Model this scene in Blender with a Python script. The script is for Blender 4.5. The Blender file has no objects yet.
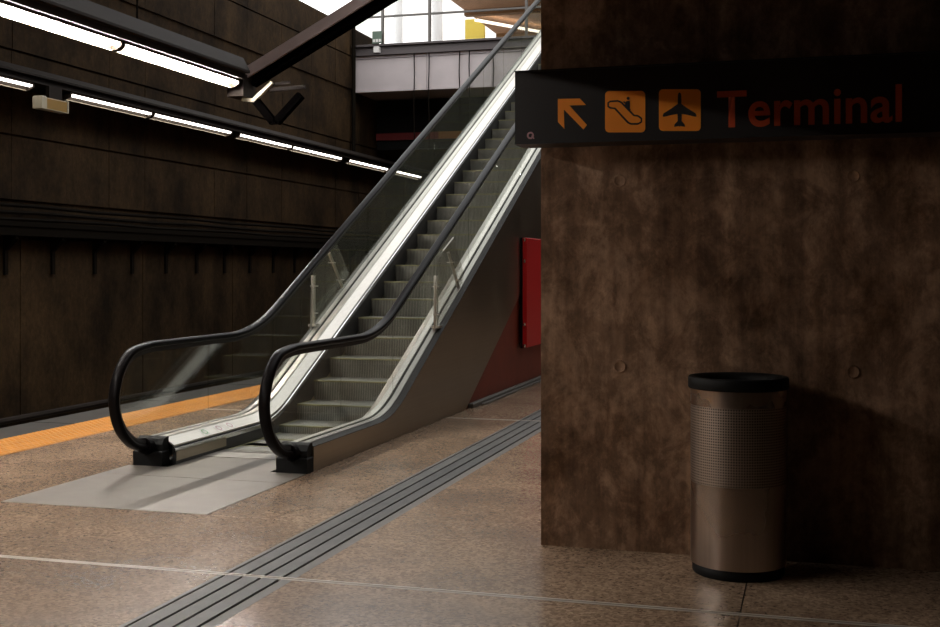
import bpy, bmesh, math, random
from mathutils import Vector, Matrix
random.seed(7)
S = bpy.context.scene
COL = S.collection

# ------------------------------------------------------------------ camera
cam = bpy.data.cameras.new('camera')
cam.sensor_width = 36.0
cam.lens = 36.0 * 1187.0 / 940.0
cam.shift_y = -44.5 / 940.0
cam.clip_start = 0.05
cam.clip_end = 300
camo = bpy.data.objects.new('camera', cam)
camo.location = (0, 0, 1.5)
camo.rotation_euler = (math.radians(90), 0, math.radians(16.07))
COL.objects.link(camo)
S.camera = camo

# ------------------------------------------------------------------ world / exposure
W = bpy.data.worlds.new('overcast'); S.world = W
W.use_nodes = True
wn = W.node_tree.nodes; wl = W.node_tree.links
wn.clear()
w_out = wn.new('ShaderNodeOutputWorld'); w_bg = wn.new('ShaderNodeBackground')
w_tc = wn.new('ShaderNodeTexCoord'); w_no = wn.new('ShaderNodeTexNoise'); w_rp = wn.new('ShaderNodeValToRGB')
w_no.inputs['Scale'].default_value = 3.0; w_no.inputs['Detail'].default_value = 5
w_rp.color_ramp.elements[0].position = 0.3; w_rp.color_ramp.elements[0].color = (0.78, 0.80, 0.82, 1)
w_rp.color_ramp.elements[1].position = 0.7; w_rp.color_ramp.elements[1].color = (1.0, 0.98, 0.96, 1)
wl.new(w_tc.outputs['Generated'], w_no.inputs['Vector']); wl.new(w_no.outputs['Fac'], w_rp.inputs['Fac'])
wl.new(w_rp.outputs['Color'], w_bg.inputs['Color']); wl.new(w_bg.outputs['Background'], w_out.inputs['Surface'])
w_bg.inputs['Strength'].default_value = 2.5

TUBE = 200.0          # emission of the platform-edge luminaires
TUBE_WALL = 7.0      # emission of the wall luminaires
S.view_settings.view_transform = 'Standard'
S.view_settings.look = 'None'
S.view_settings.gamma = 1.0
S.view_settings.use_curve_mapping = False
S.view_settings.exposure = 0.08

# ------------------------------------------------------------------ materials
MATS = {}
def nodemat(name):
    m = bpy.data.materials.new(name); m.use_nodes = True
    MATS[name] = m
    nt = m.node_tree
    b = nt.nodes['Principled BSDF']
    return m, nt, b
def plain(name, col, rough=0.5, metal=0.0, spec=0.5, noise=0.0, nscale=8.0, bump=0.0):
    m, nt, b = nodemat(name)
    b.inputs['Base Color'].default_value = (*col, 1)
    b.inputs['Roughness'].default_value = rough
    b.inputs['Metallic'].default_value = metal
    b.inputs['Specular IOR Level'].default_value = spec
    if noise or bump:
        tc = nt.nodes.new('ShaderNodeTexCoord'); n = nt.nodes.new('ShaderNodeTexNoise')
        n.inputs['Scale'].default_value = nscale; n.inputs['Detail'].default_value = 6
        nt.links.new(tc.outputs['Object'], n.inputs['Vector'])
        if noise:
            r = nt.nodes.new('ShaderNodeValToRGB')
            r.color_ramp.elements[0].position = 0.3; r.color_ramp.elements[1].position = 0.7
            r.color_ramp.elements[0].color = (*[c * (1 - noise) for c in col], 1)
            r.color_ramp.elements[1].color = (*[min(1, c * (1 + noise)) for c in col], 1)
            nt.links.new(n.outputs['Fac'], r.inputs['Fac']); nt.links.new(r.outputs['Color'], b.inputs['Base Color'])
        if bump:
            bp = nt.nodes.new('ShaderNodeBump'); bp.inputs['Strength'].default_value = bump; bp.inputs['Distance'].default_value = 0.01
            nt.links.new(n.outputs['Fac'], bp.inputs['Height']); nt.links.new(bp.outputs['Normal'], b.inputs['Normal'])
    return m
def emit(name, col, strength):
    m, nt, b = nodemat(name)
    b.inputs['Base Color'].default_value = (*col, 1)
    b.inputs['Emission Color'].default_value = (*col, 1)
    b.inputs['Emission Strength'].default_value = strength
    return m
def N(nt, t, **kw):
    n = nt.nodes.new(t)
    for k, v in kw.items():
        if hasattr(n, k): setattr(n, k, v)
        else: n.inputs[k].default_value = v
    return n
def ramp(nt, a, b, ca, cb):
    r = nt.nodes.new('ShaderNodeValToRGB')
    r.color_ramp.elements[0].position = a; r.color_ramp.elements[1].position = b
    r.color_ramp.elements[0].color = (*ca, 1); r.color_ramp.elements[1].color = (*cb, 1)
    return r
def mixc(nt, f, a, b, mode='MIX'):
    n = nt.nodes.new('ShaderNodeMix'); n.data_type = 'RGBA'; n.blend_type = mode
    for sock, v in ((n.inputs[0], f), (n.inputs[6], a), (n.inputs[7], b)):
        if hasattr(v, 'is_output'): nt.links.new(v, sock)
        elif isinstance(v, (int, float)): sock.default_value = v
        else: sock.default_value = (*v, 1)
    return n.outputs[2]

def concrete(name, dark, mid, light, streak=1.0, rough=0.75, scale=1.0, bl=1.3, sx=5.5, sz=0.28, midf=0.45, lo=0.33, hi=0.68, mottle=0.3):
    m, nt, b = nodemat(name)
    geo = N(nt, 'ShaderNodeNewGeometry')
    def mapped(sx, sy, sz):
        mp = N(nt, 'ShaderNodeMapping'); mp.inputs['Scale'].default_value = (sx * scale, sy * scale, sz * scale)
        nt.links.new(geo.outputs['Position'], mp.inputs['Vector']); return mp.outputs['Vector']
    blot = N(nt, 'ShaderNodeTexNoise', Scale=bl, Detail=10, Roughness=0.68); nt.links.new(mapped(1.3, 1.3, 0.9), blot.inputs['Vector'])
    st = N(nt, 'ShaderNodeTexNoise', Scale=1.0, Detail=5, Roughness=0.6); nt.links.new(mapped(sx, sx, sz), st.inputs['Vector'])
    fine = N(nt, 'ShaderNodeTexNoise', Scale=14.0, Detail=8, Roughness=0.7); nt.links.new(mapped(1, 1, 0.7), fine.inputs['Vector'])
    r1 = ramp(nt, lo, hi, dark, light); nt.links.new(blot.outputs['Fac'], r1.inputs['Fac'])
    r2 = ramp(nt, 0.36, 0.64, (0.55, 0.52, 0.5), (1.25, 1.25, 1.25)); nt.links.new(st.outputs['Fac'], r2.inputs['Fac'])
    r3 = ramp(nt, 0.35, 0.65, (0.7, 0.7, 0.7), (1.25, 1.22, 1.2)); nt.links.new(fine.outputs['Fac'], r3.inputs['Fac'])
    c = mixc(nt, midf, r1.outputs['Color'], mid)
    c = mixc(nt, streak, c, r2.outputs['Color'], 'MULTIPLY')
    c = mixc(nt, 0.9, c, r3.outputs['Color'], 'MULTIPLY')
    mot = N(nt, 'ShaderNodeTexNoise', Scale=5.0, Detail=12, Roughness=0.78, Distortion=0.4); nt.links.new(mapped(1.0, 1.0, 0.75), mot.inputs['Vector'])
    r4 = ramp(nt, 0.44, 0.56, (0.68, 0.64, 0.60), (1.22, 1.2, 1.18)); nt.links.new(mot.outputs['Fac'], r4.inputs['Fac'])
    c = mixc(nt, mottle, c, r4.outputs['Color'], 'MULTIPLY')
    nt.links.new(c, b.inputs['Base Color'])
    b.inputs['Roughness'].default_value = rough
    b.inputs['Specular IOR Level'].default_value = 0.12
    bp = N(nt, 'ShaderNodeBump'); bp.inputs['Strength'].default_value = 0.35; bp.inputs['Distance'].default_value = 0.01
    nt.links.new(fine.outputs['Fac'], bp.inputs['Height']); nt.links.new(bp.outputs['Normal'], b.inputs['Normal'])
    return m
concrete('pillar_concrete', (0.085, 0.044, 0.021), (0.20, 0.118, 0.070), (0.40, 0.262, 0.178), 0.8, 0.75, 1.0, 2.0, 8.0, 0.45, 0.2, 0.34, 0.66, 0.9)
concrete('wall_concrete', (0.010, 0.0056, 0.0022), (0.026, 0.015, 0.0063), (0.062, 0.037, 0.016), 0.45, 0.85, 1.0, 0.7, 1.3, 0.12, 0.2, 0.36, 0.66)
concrete('soffit_concrete', (0.10, 0.08, 0.06), (0.13, 0.10, 0.08), (0.17, 0.13, 0.1), 0.0)

def terrazzo():
    m, nt, b = nodemat('terrazzo')
    geo = N(nt, 'ShaderNodeNewGeometry')
    sp = N(nt, 'ShaderNodeTexNoise', Scale=48.0, Detail=5, Roughness=0.85); nt.links.new(geo.outputs['Position'], sp.inputs['Vector'])
    sp2 = N(nt, 'ShaderNodeTexVoronoi', Scale=68.0); nt.links.new(geo.outputs['Position'], sp2.inputs['Vector'])
    big = N(nt, 'ShaderNodeTexNoise', Scale=1.1, Detail=6, Roughness=0.65); nt.links.new(geo.outputs['Position'], big.inputs['Vector'])
    s1 = N(nt, 'ShaderNodeSeparateColor'); nt.links.new(sp2.outputs['Color'], s1.inputs[0])
    r1 = ramp(nt, 0.0, 1.0, (0.10, 0.064, 0.042), (0.58, 0.44, 0.325)); nt.links.new(s1.outputs[0], r1.inputs['Fac'])
    r1.color_ramp.elements.new(0.35).color = (0.26, 0.183, 0.128, 1)
    r0 = ramp(nt, 0.35, 0.65, (0.18, 0.122, 0.082), (0.44, 0.33, 0.243)); nt.links.new(sp.outputs['Fac'], r0.inputs['Fac'])
    c = mixc(nt, 0.55, r0.outputs['Color'], r1.outputs['Color'])
    r2 = ramp(nt, 0.35, 0.62, (0.56, 0.51, 0.46), (1.08, 1.03, 0.97)); nt.links.new(big.outputs['Fac'], r2.inputs['Fac'])
    c = mixc(nt, 1.0, c, r2.outputs['Color'], 'MULTIPLY')
    stn = N(nt, 'ShaderNodeTexNoise', Scale=1.9, Detail=9, Roughness=0.75, Distortion=0.6); nt.links.new(geo.outputs['Position'], stn.inputs['Vector'])
    r5 = ramp(nt, 0.62, 0.70, (1, 1, 1), (0.5, 0.46, 0.42)); nt.links.new(stn.outputs['Fac'], r5.inputs['Fac'])
    c = mixc(nt, 1.0, c, r5.outputs['Color'], 'MULTIPLY')
    nt.links.new(c, b.inputs['Base Color'])
    rr = N(nt, 'ShaderNodeMapRange'); rr.inputs['From Min'].default_value = 0.35; rr.inputs['From Max'].default_value = 0.65
    rr.inputs['To Min'].default_value = 0.25; rr.inputs['To Max'].default_value = 0.17
    nt.links.new(big.outputs['Fac'], rr.inputs['Value']); nt.links.new(rr.outputs['Result'], b.inputs['Roughness'])
    b.inputs['Specular IOR Level'].default_value = 0.5
    return m
terrazzo()

def brushed(name, col, rough=0.35, axis=1, amt=0.12):
    m, nt, b = nodemat(name)
    tc = N(nt, 'ShaderNodeNewGeometry'); mp = N(nt, 'ShaderNodeMapping')
    sc = [60, 60, 60]; sc[axis] = 0.8
    mp.inputs['Scale'].default_value = sc
    nt.links.new(tc.outputs['Position'], mp.inputs['Vector'])
    n = N(nt, 'ShaderNodeTexNoise', Scale=1.0, Detail=4); nt.links.new(mp.outputs['Vector'], n.inputs['Vector'])
    big = N(nt, 'ShaderNodeTexNoise', Scale=1.6, Detail=4); nt.links.new(tc.outputs['Position'], big.inputs['Vector'])
    r = ramp(nt, 0.3, 0.7, tuple(c * (1 - amt) for c in col), tuple(min(1, c * (1 + amt)) for c in col))
    nt.links.new(n.outputs['Fac'], r.inputs['Fac']); nt.links.new(r.outputs['Color'], b.inputs['Base Color'])
    mr = N(nt, 'ShaderNodeMapRange'); mr.inputs['To Min'].default_value = rough * 0.8; mr.inputs['To Max'].default_value = rough * 1.25
    nt.links.new(big.outputs['Fac'], mr.inputs['Value']); nt.links.new(mr.outputs['Result'], b.inputs['Roughness'])
    b.inputs['Metallic'].default_value = 1.0
    return m
brushed('deck_steel', (0.60, 0.57, 0.52), 0.36, 1, 0.05)
brushed('cladding_steel', (0.36, 0.31, 0.24), 0.33, 1, 0.04)
brushed('outer_steel', (0.36, 0.345, 0.315), 0.4, 1, 0.05)
brushed('post_steel', (0.55, 0.53, 0.48), 0.4, 2)
brushed('bin_steel', (0.50, 0.42, 0.36), 0.27, 2, 0.06)
plain('chrome', (0.82, 0.82, 0.82), 0.18, 1.0)
plain('skirt', (0.06, 0.06, 0.062), 0.4, 0.6)
plain('rubber', (0.006, 0.005, 0.005), 0.3, 0, 0.04)
plain('guide', (0.02, 0.018, 0.016), 0.6, 0, 0.2)
plain('black_box', (0.006, 0.006, 0.006), 0.6, 0, 0.15)
plain('landing', (0.20, 0.178, 0.152), 0.4, 0.35, 0.5, 0.1, 5.0)
plain('comb', (0.30, 0.28, 0.25), 0.5, 0.6, 0.5, 0.15, 8.0)
plain('joint_metal', (0.50, 0.45, 0.39), 0.4, 0.2)
plain('floor_bed', (0.02, 0.018, 0.015), 0.9)
plain('tactile_grey', (0.065, 0.061, 0.056), 0.5, 0, 0.5, 0.25, 9.0)
plain('tactile_border', (0.10, 0.086, 0.072), 0.5, 0, 0.5, 0.15, 12.0)
plain('yellow', (0.44, 0.17, 0.012), 0.5, 0, 0.4, 0.15, 6.0)
plain('coping', (0.026, 0.023, 0.02), 0.7, 0, 0.3, 0.25, 4.0)
plain('pit', (0.025, 0.02, 0.015), 0.9, 0, 0.2, 0.4, 5.0)
plain('rail_steel', (0.16, 0.14, 0.12), 0.45, 0.8)
plain('cable', (0.008, 0.006, 0.004), 0.9, 0, 0.05)
plain('trunk', (0.017, 0.012, 0.009), 0.7, 0, 0.2, 0.15, 3.0)
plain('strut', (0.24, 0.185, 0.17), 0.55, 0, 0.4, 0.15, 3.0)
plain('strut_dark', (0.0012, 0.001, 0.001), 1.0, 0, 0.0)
plain('lamp_body', (0.05, 0.036, 0.026), 0.6, 0, 0.3)
plain('cream', (0.50, 0.45, 0.33), 0.5)
plain('amber', (0.33, 0.20, 0.055), 0.35)
plain('fascia', (0.55, 0.49, 0.49), 0.6, 0, 0.3, 0.06, 2.0)
plain('beam_dark', (0.10, 0.085, 0.085), 0.5, 0.3)
plain('mullion', (0.12, 0.11, 0.10), 0.5, 0.3)
plain('red_wall', (0.22, 0.035, 0.014), 0.5, 0, 0.4, 0.15, 3.0)
plain('red', (0.62, 0.012, 0.014), 0.4)
plain('orange', (0.62, 0.25, 0.03), 0.5)
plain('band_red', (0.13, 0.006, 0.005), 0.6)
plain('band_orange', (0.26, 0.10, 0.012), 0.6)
plain('kerb', (0.10, 0.09, 0.075), 0.6)
plain('sign_black', (0.016, 0.014, 0.014), 0.42)
plain('sign_orange', (0.85, 0.26, 0.015), 0.5)
plain('sign_red', (0.52, 0.075, 0.02), 0.5)
plain('sticker_pink', (0.45, 0.25, 0.27), 0.5)
plain('sticker_green', (0.2, 0.42, 0.2), 0.5)
plain('sticker_white', (0.72, 0.72, 0.68), 0.5)
plain('white', (0.75, 0.73, 0.70), 0.5)
plain('green_sign', (0.10, 0.15, 0.11), 0.5)
plain('canopy', (0.62, 0.38, 0.24), 0.7, 0, 0.2, 0.2, 0.6)
plain('column_grey', (0.85, 0.86, 0.87), 0.6)
plain('yellow_panel', (0.85, 0.66, 0.10), 0.5)
plain('mezz', (0.30, 0.28, 0.26), 0.6)
plain('rust', (0.30, 0.17, 0.08), 0.7)
emit('tube', (1.0, 0.93, 0.86), TUBE)
emit('tube_wall', (1.0, 0.93, 0.86), TUBE_WALL)
emit('canopy_tube', (1.0, 0.90, 0.72), 4.0)

def glass(name, tint, refl=1.0, milk=0.0):
    m, nt, b = nodemat(name)
    nt.nodes.remove(b)
    out = nt.nodes['Material Output']
    tr = N(nt, 'ShaderNodeBsdfTransparent'); tr.inputs['Color'].default_value = (*tint, 1)
    gl = N(nt, 'ShaderNodeBsdfGlossy'); gl.inputs['Roughness'].default_value = 0.02; gl.inputs['Color'].default_value = (0.9, 0.95, 0.9, 1)
    fr = N(nt, 'ShaderNodeFresnel'); fr.inputs['IOR'].default_value = 1.45
    ml = N(nt, 'ShaderNodeMath', operation='MULTIPLY'); ml.inputs[1].default_value = refl
    mx = N(nt, 'ShaderNodeMixShader')
    ge = N(nt, 'ShaderNodeNewGeometry'); mr = N(nt, 'ShaderNodeMapRange')      # same reflectance on entry and exit of the sheet
    mr.inputs['To Min'].default_value = 1.45; mr.inputs['To Max'].default_value = 1/1.45
    nt.links.new(ge.outputs['Backfacing'], mr.inputs['Value']); nt.links.new(mr.outputs['Result'], fr.inputs['IOR'])
    nt.links.new(fr.outputs[0], ml.inputs[0]); nt.links.new(ml.outputs[0], mx.inputs[0])
    nt.links.new(tr.outputs[0], mx.inputs[1]); nt.links.new(gl.outputs[0], mx.inputs[2])
    if milk:
        df = N(nt, 'ShaderNodeBsdfDiffuse'); df.inputs['Color'].default_value = (0.7, 0.68, 0.62, 1)
        m2 = N(nt, 'ShaderNodeMixShader'); m2.inputs[0].default_value = milk
        nt.links.new(mx.outputs[0], m2.inputs[1]); nt.links.new(df.outputs[0], m2.inputs[2]); nt.links.new(m2.outputs[0], out.inputs['Surface'])
    else: nt.links.new(mx.outputs[0], out.inputs['Surface'])
    return m
glass('glass', (0.91, 0.92, 0.905), 0.6)
glass('guard_glass', (0.94, 0.94, 0.92), 0.8, 0.07)
glass('window_glass', (0.78, 0.77, 0.76), 0.6)

def step_mat():
    m, nt, b = nodemat('step_alu')
    geo = N(nt, 'ShaderNodeNewGeometry')
    sep = N(nt, 'ShaderNodeSeparateXYZ'); nt.links.new(geo.outputs['Position'], sep.inputs[0])
    mul = N(nt, 'ShaderNodeMath', operation='MULTIPLY'); mul.inputs[1].default_value = 2 * math.pi / 0.018
    sn = N(nt, 'ShaderNodeMath', operation='SINE')
    nt.links.new(sep.outputs['X'], mul.inputs[0]); nt.links.new(mul.outputs[0], sn.inputs[0])
    n = N(nt, 'ShaderNodeTexNoise', Scale=4.0, Detail=6); nt.links.new(geo.outputs['Position'], n.inputs['Vector'])
    r = ramp(nt, 0.0, 1.0, (0.11, 0.107, 0.095), (0.34, 0.33, 0.30))
    add = N(nt, 'ShaderNodeMapRange'); add.inputs['From Min'].default_value = -1; add.inputs['From Max'].default_value = 1
    nt.links.new(sn.outputs[0], add.inputs['Value']); nt.links.new(add.outputs['Result'], r.inputs['Fac'])
    r2 = ramp(nt, 0.3, 0.7, (0.75, 0.75, 0.7), (1.15, 1.15, 1.12)); nt.links.new(n.outputs['Fac'], r2.inputs['Fac'])
    nt.links.new(mixc(nt, 1.0, r.outputs['Color'], r2.outputs['Color'], 'MULTIPLY'), b.inputs['Base Color'])
    b.inputs['Metallic'].default_value = 0.35; b.inputs['Roughness'].default_value = 0.5
    bp = N(nt, 'ShaderNodeBump'); bp.inputs['Strength'].default_value = 0.5; bp.inputs['Distance'].default_value = 0.006
    nt.links.new(sn.outputs[0], bp.inputs['Height']); nt.links.new(bp.outputs['Normal'], b.inputs['Normal'])
step_mat()
plain('step_yellow', (0.25, 0.235, 0.12), 0.55)

def perforated():
    m, nt, b = nodemat('bin_perforated')
    uv = N(nt, 'ShaderNodeUVMap')
    sep = N(nt, 'ShaderNodeSeparateXYZ'); nt.links.new(uv.outputs[0], sep.inputs[0])
    acc = []
    for ax in ('X', 'Y'):
        fr = N(nt, 'ShaderNodeMath', operation='FRACT'); nt.links.new(sep.outputs[ax], fr.inputs[0])
        su = N(nt, 'ShaderNodeMath', operation='SUBTRACT'); su.inputs[1].default_value = 0.5; nt.links.new(fr.outputs[0], su.inputs[0])
        pw = N(nt, 'ShaderNodeMath', operation='MULTIPLY'); nt.links.new(su.outputs[0], pw.inputs[0]); nt.links.new(su.outputs[0], pw.inputs[1])
        acc.append(pw)
    ad = N(nt, 'ShaderNodeMath', operation='ADD'); nt.links.new(acc[0].outputs[0], ad.inputs[0]); nt.links.new(acc[1].outputs[0], ad.inputs[1])
    lt = N(nt, 'ShaderNodeMath', operation='LESS_THAN'); lt.inputs[1].default_value = 0.09; nt.links.new(ad.outputs[0], lt.inputs[0])
    nt.links.new(mixc(nt, lt.outputs[0], (0.50, 0.42, 0.36), (0.02, 0.016, 0.012)), b.inputs['Base Color'])
    inv = N(nt, 'ShaderNodeMath', operation='SUBTRACT'); inv.inputs[0].default_value = 1.0; nt.links.new(lt.outputs[0], inv.inputs[1])
    nt.links.new(inv.outputs[0], b.inputs['Metallic'])
    b.inputs['Roughness'].default_value = 0.4
perforated()

# ------------------------------------------------------------------ mesh helpers
def mesh_obj(name, verts, faces, mat, parent=None, smooth=False, uv=None):
    me = bpy.data.meshes.new(name)
    me.from_pydata([tuple(v) for v in verts], [], faces); me.update()
    bm = bmesh.new(); bm.from_mesh(me); bmesh.ops.recalc_face_normals(bm, faces=bm.faces); bm.to_mesh(me); bm.free()
    if smooth:
        for p in me.polygons: p.use_smooth = True
    o = bpy.data.objects.new(name, me); COL.objects.link(o)
    if mat: me.materials.append(MATS[mat])
    if parent: o.parent = parent
    return o
class MB:
    def __init__(s): s.v = []; s.f = []
    def add(s, v, f):
        n = len(s.v); s.v += [tuple(p) for p in v]; s.f += [tuple(i + n for i in q) for q in f]; return s
    def box(s, a, b, M=None):
        (x0, y0, z0), (x1, y1, z1) = a, b
        v = [Vector(p) for p in ((x0,y0,z0),(x1,y0,z0),(x1,y1,z0),(x0,y1,z0),(x0,y0,z1),(x1,y0,z1),(x1,y1,z1),(x0,y1,z1))]
        if M: v = [M @ p for p in v]
        return s.add(v, [(0,3,2,1),(4,5,6,7),(0,1,5,4),(1,2,6,5),(2,3,7,6),(3,0,4,7)])
    def cham(s, a, b, c):                               # box with chamfered vertical and top edges
        (x0, y0, z0), (x1, y1, z1) = a, b
        r0 = [(x0,y0),(x1,y0),(x1,y1),(x0,y1)]
        r1 = [(x0+c,y0+c),(x1-c,y0+c),(x1-c,y1-c),(x0+c,y1-c)]
        v = [(x,y,z0) for x,y in r0] + [(x,y,z1-c) for x,y in r0] + [(x,y,z1) for x,y in r1]
        f = [(3,2,1,0),(8,9,10,11)]
        for k in range(2):
            for i in range(4):
                j = (i+1) % 4; f.append((4*k+i,4*k+j,4*k+4+j,4*k+4+i))
        return s.add(v, f)
    def tube(s, pts, r, n=8, cap=True):
        pts = [Vector(p) for p in pts]; rings = []
        for i, p in enumerate(pts):
            d = (pts[min(i+1, len(pts)-1)] - pts[max(i-1, 0)]).normalized()
            up = Vector((0,0,1)) if abs(d.z) < 0.95 else Vector((1,0,0))
            a = d.cross(up).normalized(); b = a.cross(d)
            rings.append([p + (a*math.cos(2*math.pi*k/n) + b*math.sin(2*math.pi*k/n))*r for k in range(n)])
        v = [q for ring in rings for q in ring]; f = []
        for i in range(len(pts)-1):
            for k in range(n):
                l = (k+1) % n; f.append((i*n+k, i*n+l, (i+1)*n+l, (i+1)*n+k))
        if cap: f.append(tuple(range(n))[::-1]); f.append(tuple((len(pts)-1)*n + k for k in range(n)))
        return s.add(v, f)
    def lathe(s, prof, n=48, c=(0,0)):
        v = []; f = []
        for r, z in prof:
            for k in range(n):
                a = 2*math.pi*k/n; v.append((c[0]+r*math.cos(a), c[1]+r*math.sin(a), z))
        for i in range(len(prof)-1):
            for k in range(n):
                l = (k+1) % n; f.append((i*n+k, i*n+l, (i+1)*n+l, (i+1)*n+k))
        return s.add(v, f)
    def prism_x(s, poly, x0, x1):                        # poly in (y, z) extruded along x
        n = len(poly)
        v = [(x0,y,z) for y,z in poly] + [(x1,y,z) for y,z in poly]
        f = [tuple(range(n)), tuple(range(2*n-1, n-1, -1))]
        f += [(i, (i+1)%n, n+(i+1)%n, n+i) for i in range(n)]
        return s.add(v, f)
    def prism_y(s, poly, y0, y1):                        # poly in (x, z) extruded along y
        n = len(poly)
        v = [(x,y0,z) for x,z in poly] + [(x,y1,z) for x,z in poly]
        f = [tuple(range(n)), tuple(range(2*n-1, n-1, -1))]
        f += [(i, (i+1)%n, n+(i+1)%n, n+i) for i in range(n)]
        return s.add(v, f)
    def build(s, name, mat, parent=None, smooth=False): return mesh_obj(name, s.v, s.f, mat, parent, smooth)
def tag(o, label=None, cat=None, group=None, kind=None):
    if label: o['label'] = label
    if cat: o['category'] = cat
    if group: o['group'] = group
    if kind: o['kind'] = kind
    return o
def thing(name, label, cat, loc=(0,0,0), group=None):
    o = bpy.data.objects.new(name, None); COL.objects.link(o); o.location = loc
    o.empty_display_size = 0.2
    return tag(o, label, cat, group)
def box(name, a, b, mat, parent=None): return MB().box(a, b).build(name, mat, parent)
def shared(name, src, parent, loc):
    o = src.copy(); COL.objects.link(o); o.name = name; o.parent = parent; o.location = loc; return o

# ------------------------------------------------------------------ floor
EDGE = -7.30                                            # platform edge
fl = box('floor', (EDGE, -12, -0.30), (7.0, 36, -0.03), 'floor_bed'); tag(fl, kind='structure', label='speckled brown terrazzo station platform floor')
xl = [-6.25, -2.795, -2.405, -0.30, 3.0, 7.0]
yl = [-12, -7.04, -0.88, 5.28, 11.44, 17.6, 23.76, 30, 36]
g = 0.023
PX0, PX1, PY0, PY1 = -5.02, -3.55, 6.515, 8.14          # landing plate
for i in range(len(yl)-1):
    for j in range(len(xl)-1):
        x0, x1, y0, y1 = xl[j]+(0 if j in (0, 2) else 0.003), xl[j+1]-(0 if j in (0, 1) else 0.003), yl[i]+g, yl[i+1]-g
        if j == 1: continue                             # tactile strip runs here
        if j == 0 and i == 3:                           # slab is cut around the escalator pit and plate
            MB().box((x0,y0,-0.03),(x1,PY0-0.005,0)).build('floor_slab','terrazzo',fl)
            MB().box((x0,PY0,-0.03),(PX0-0.004,y1,0)).build('floor_slab','terrazzo',fl)
            MB().box((PX1+0.004,PY0,-0.03),(x1,y1,0)).build('floor_slab','terrazzo',fl)
        else:
            MB().box((x0,y0,-0.03),(x1,y1,0)).build('floor_slab','terrazzo',fl)
for y in yl[1:-1]:
    m = MB().box((-6.25, y-0.021, -0.03), (7.0, y-0.008, 0.001)).box((-6.25, y+0.008, -0.03), (7.0, y+0.021, 0.001))
    m.build('joint_strip', 'joint_metal', fl)

# tactile guiding strip let into the floor
ts = thing('guiding_strip', 'dark grey grooved tactile guiding strip running along the platform floor', 'tactile strip')
gx = [-2.795, -2.763, -2.665, -2.568, -2.470, -2.405]
ylt = [-12, -7.04, -0.88, 5.28, 11.44, 17.6, 23.76]
for i in range(len(ylt)-1):
    for j in range(5):
        a = gx[j] + (0.008 if j else 0); b = gx[j+1] - (0.008 if j < 4 else 0)
        MB().box((a, ylt[i]+0.023, -0.03), (b, ylt[i+1]-0.023, 0.002 if 0 < j < 4 else 0.0005)).build(
            'guiding_slat' if 0 < j < 4 else 'border_slat', 'tactile_grey' if 0 < j < 4 else 'tactile_border', ts)

# yellow warning tiles along the edge
yt = thing('warning_strip', 'yellow blistered warning strip along the platform edge', 'tactile strip')
def tile_mesh():
    m = MB(); t = 0.597
    m.box((-6.85+0.0015, 0, -0.03), (-6.85+0.6-0.0015, t, 0.004))
    k = 9
    for a in range(k):
        for b in range(k):
            cx = -6.85 + 0.6*(a+0.5)/k; cy = t*(b+0.5)/k
            v = []; f = []
            for r, z in ((0.024, 0.0035), (0.015, 0.0095)):
                for q in range(6): v.append((cx + r*math.cos(q*math.pi/3), cy + r*math.sin(q*math.pi/3), z))
            f = [(q, (q+1)%6, 6+(q+1)%6, 6+q) for q in range(6)] + [tuple(range(6, 12))]
            m.add(v, f)
    return m
t0 = tile_mesh().build('warning_tile', 'yellow', yt); t0.location = (0, 4.2, 0)
for k in range(1, 52): shared('warning_tile', t0, yt, (0, 4.2 + 0.6*k, 0))
box('border_slat', (-6.85, -12, -0.03), (-6.25, 4.19, 0.004), 'yellow', yt)
cp = thing('platform_coping', 'dark grey concrete coping at the platform edge beside the yellow strip', 'kerb')
for k in range(24):
    y = -12 + 2.0*k
    MB().cham((EDGE-0.06, y+0.004, -0.18), (-6.852, y+1.996, 0.0), 0.015).build('coping_stone', 'coping', cp)
tag(box('wall_platform', (EDGE, -12, -1.15), (EDGE+0.2, 36, -0.301), 'pit'), kind='structure', label='dark platform side wall above the track')
tag(box('floor_track', (-11.2, -12, -1.3), (EDGE+0.2, 36, -1.152), 'pit'), kind='structure', label='dark track bed in the pit')
for x in (-9.95, -8.5):
    m = MB().prism_y([(x-0.07,-1.15),(x+0.07,-1.15),(x+0.07,-1.13),(x+0.012,-1.11),(x+0.012,-1.03),(x+0.036,-1.015),(x+0.036,-0.98),(x-0.036,-0.98),(x-0.036,-1.015),(x-0.012,-1.03),(x-0.012,-1.11),(x-0.07,-1.13)], -12, 35.9)
    tag(m.build('track_rail', 'rail_steel'), 'steel running rail in the track pit, ' + ('nearer the far wall' if x < -9 else 'nearer the platform'), 'rail', 'track rails')

# ------------------------------------------------------------------ left wall
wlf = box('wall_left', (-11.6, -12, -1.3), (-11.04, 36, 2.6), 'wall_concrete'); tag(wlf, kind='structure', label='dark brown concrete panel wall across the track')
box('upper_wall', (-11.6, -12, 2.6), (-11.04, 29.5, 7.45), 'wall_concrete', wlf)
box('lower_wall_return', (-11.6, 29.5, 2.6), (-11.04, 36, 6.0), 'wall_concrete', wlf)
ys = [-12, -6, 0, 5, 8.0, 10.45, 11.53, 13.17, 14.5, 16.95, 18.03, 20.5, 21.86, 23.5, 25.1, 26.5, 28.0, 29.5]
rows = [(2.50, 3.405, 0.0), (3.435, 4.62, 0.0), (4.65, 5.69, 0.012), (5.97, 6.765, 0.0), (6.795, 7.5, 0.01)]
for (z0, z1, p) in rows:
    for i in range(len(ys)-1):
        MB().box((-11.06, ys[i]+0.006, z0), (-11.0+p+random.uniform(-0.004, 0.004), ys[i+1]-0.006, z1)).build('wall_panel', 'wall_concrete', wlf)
yb = [-12, -4, 2, 8.1, 11.35, 14.6, 17.85, 21.1, 24.35, 27.6, 30.85, 36]
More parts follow.
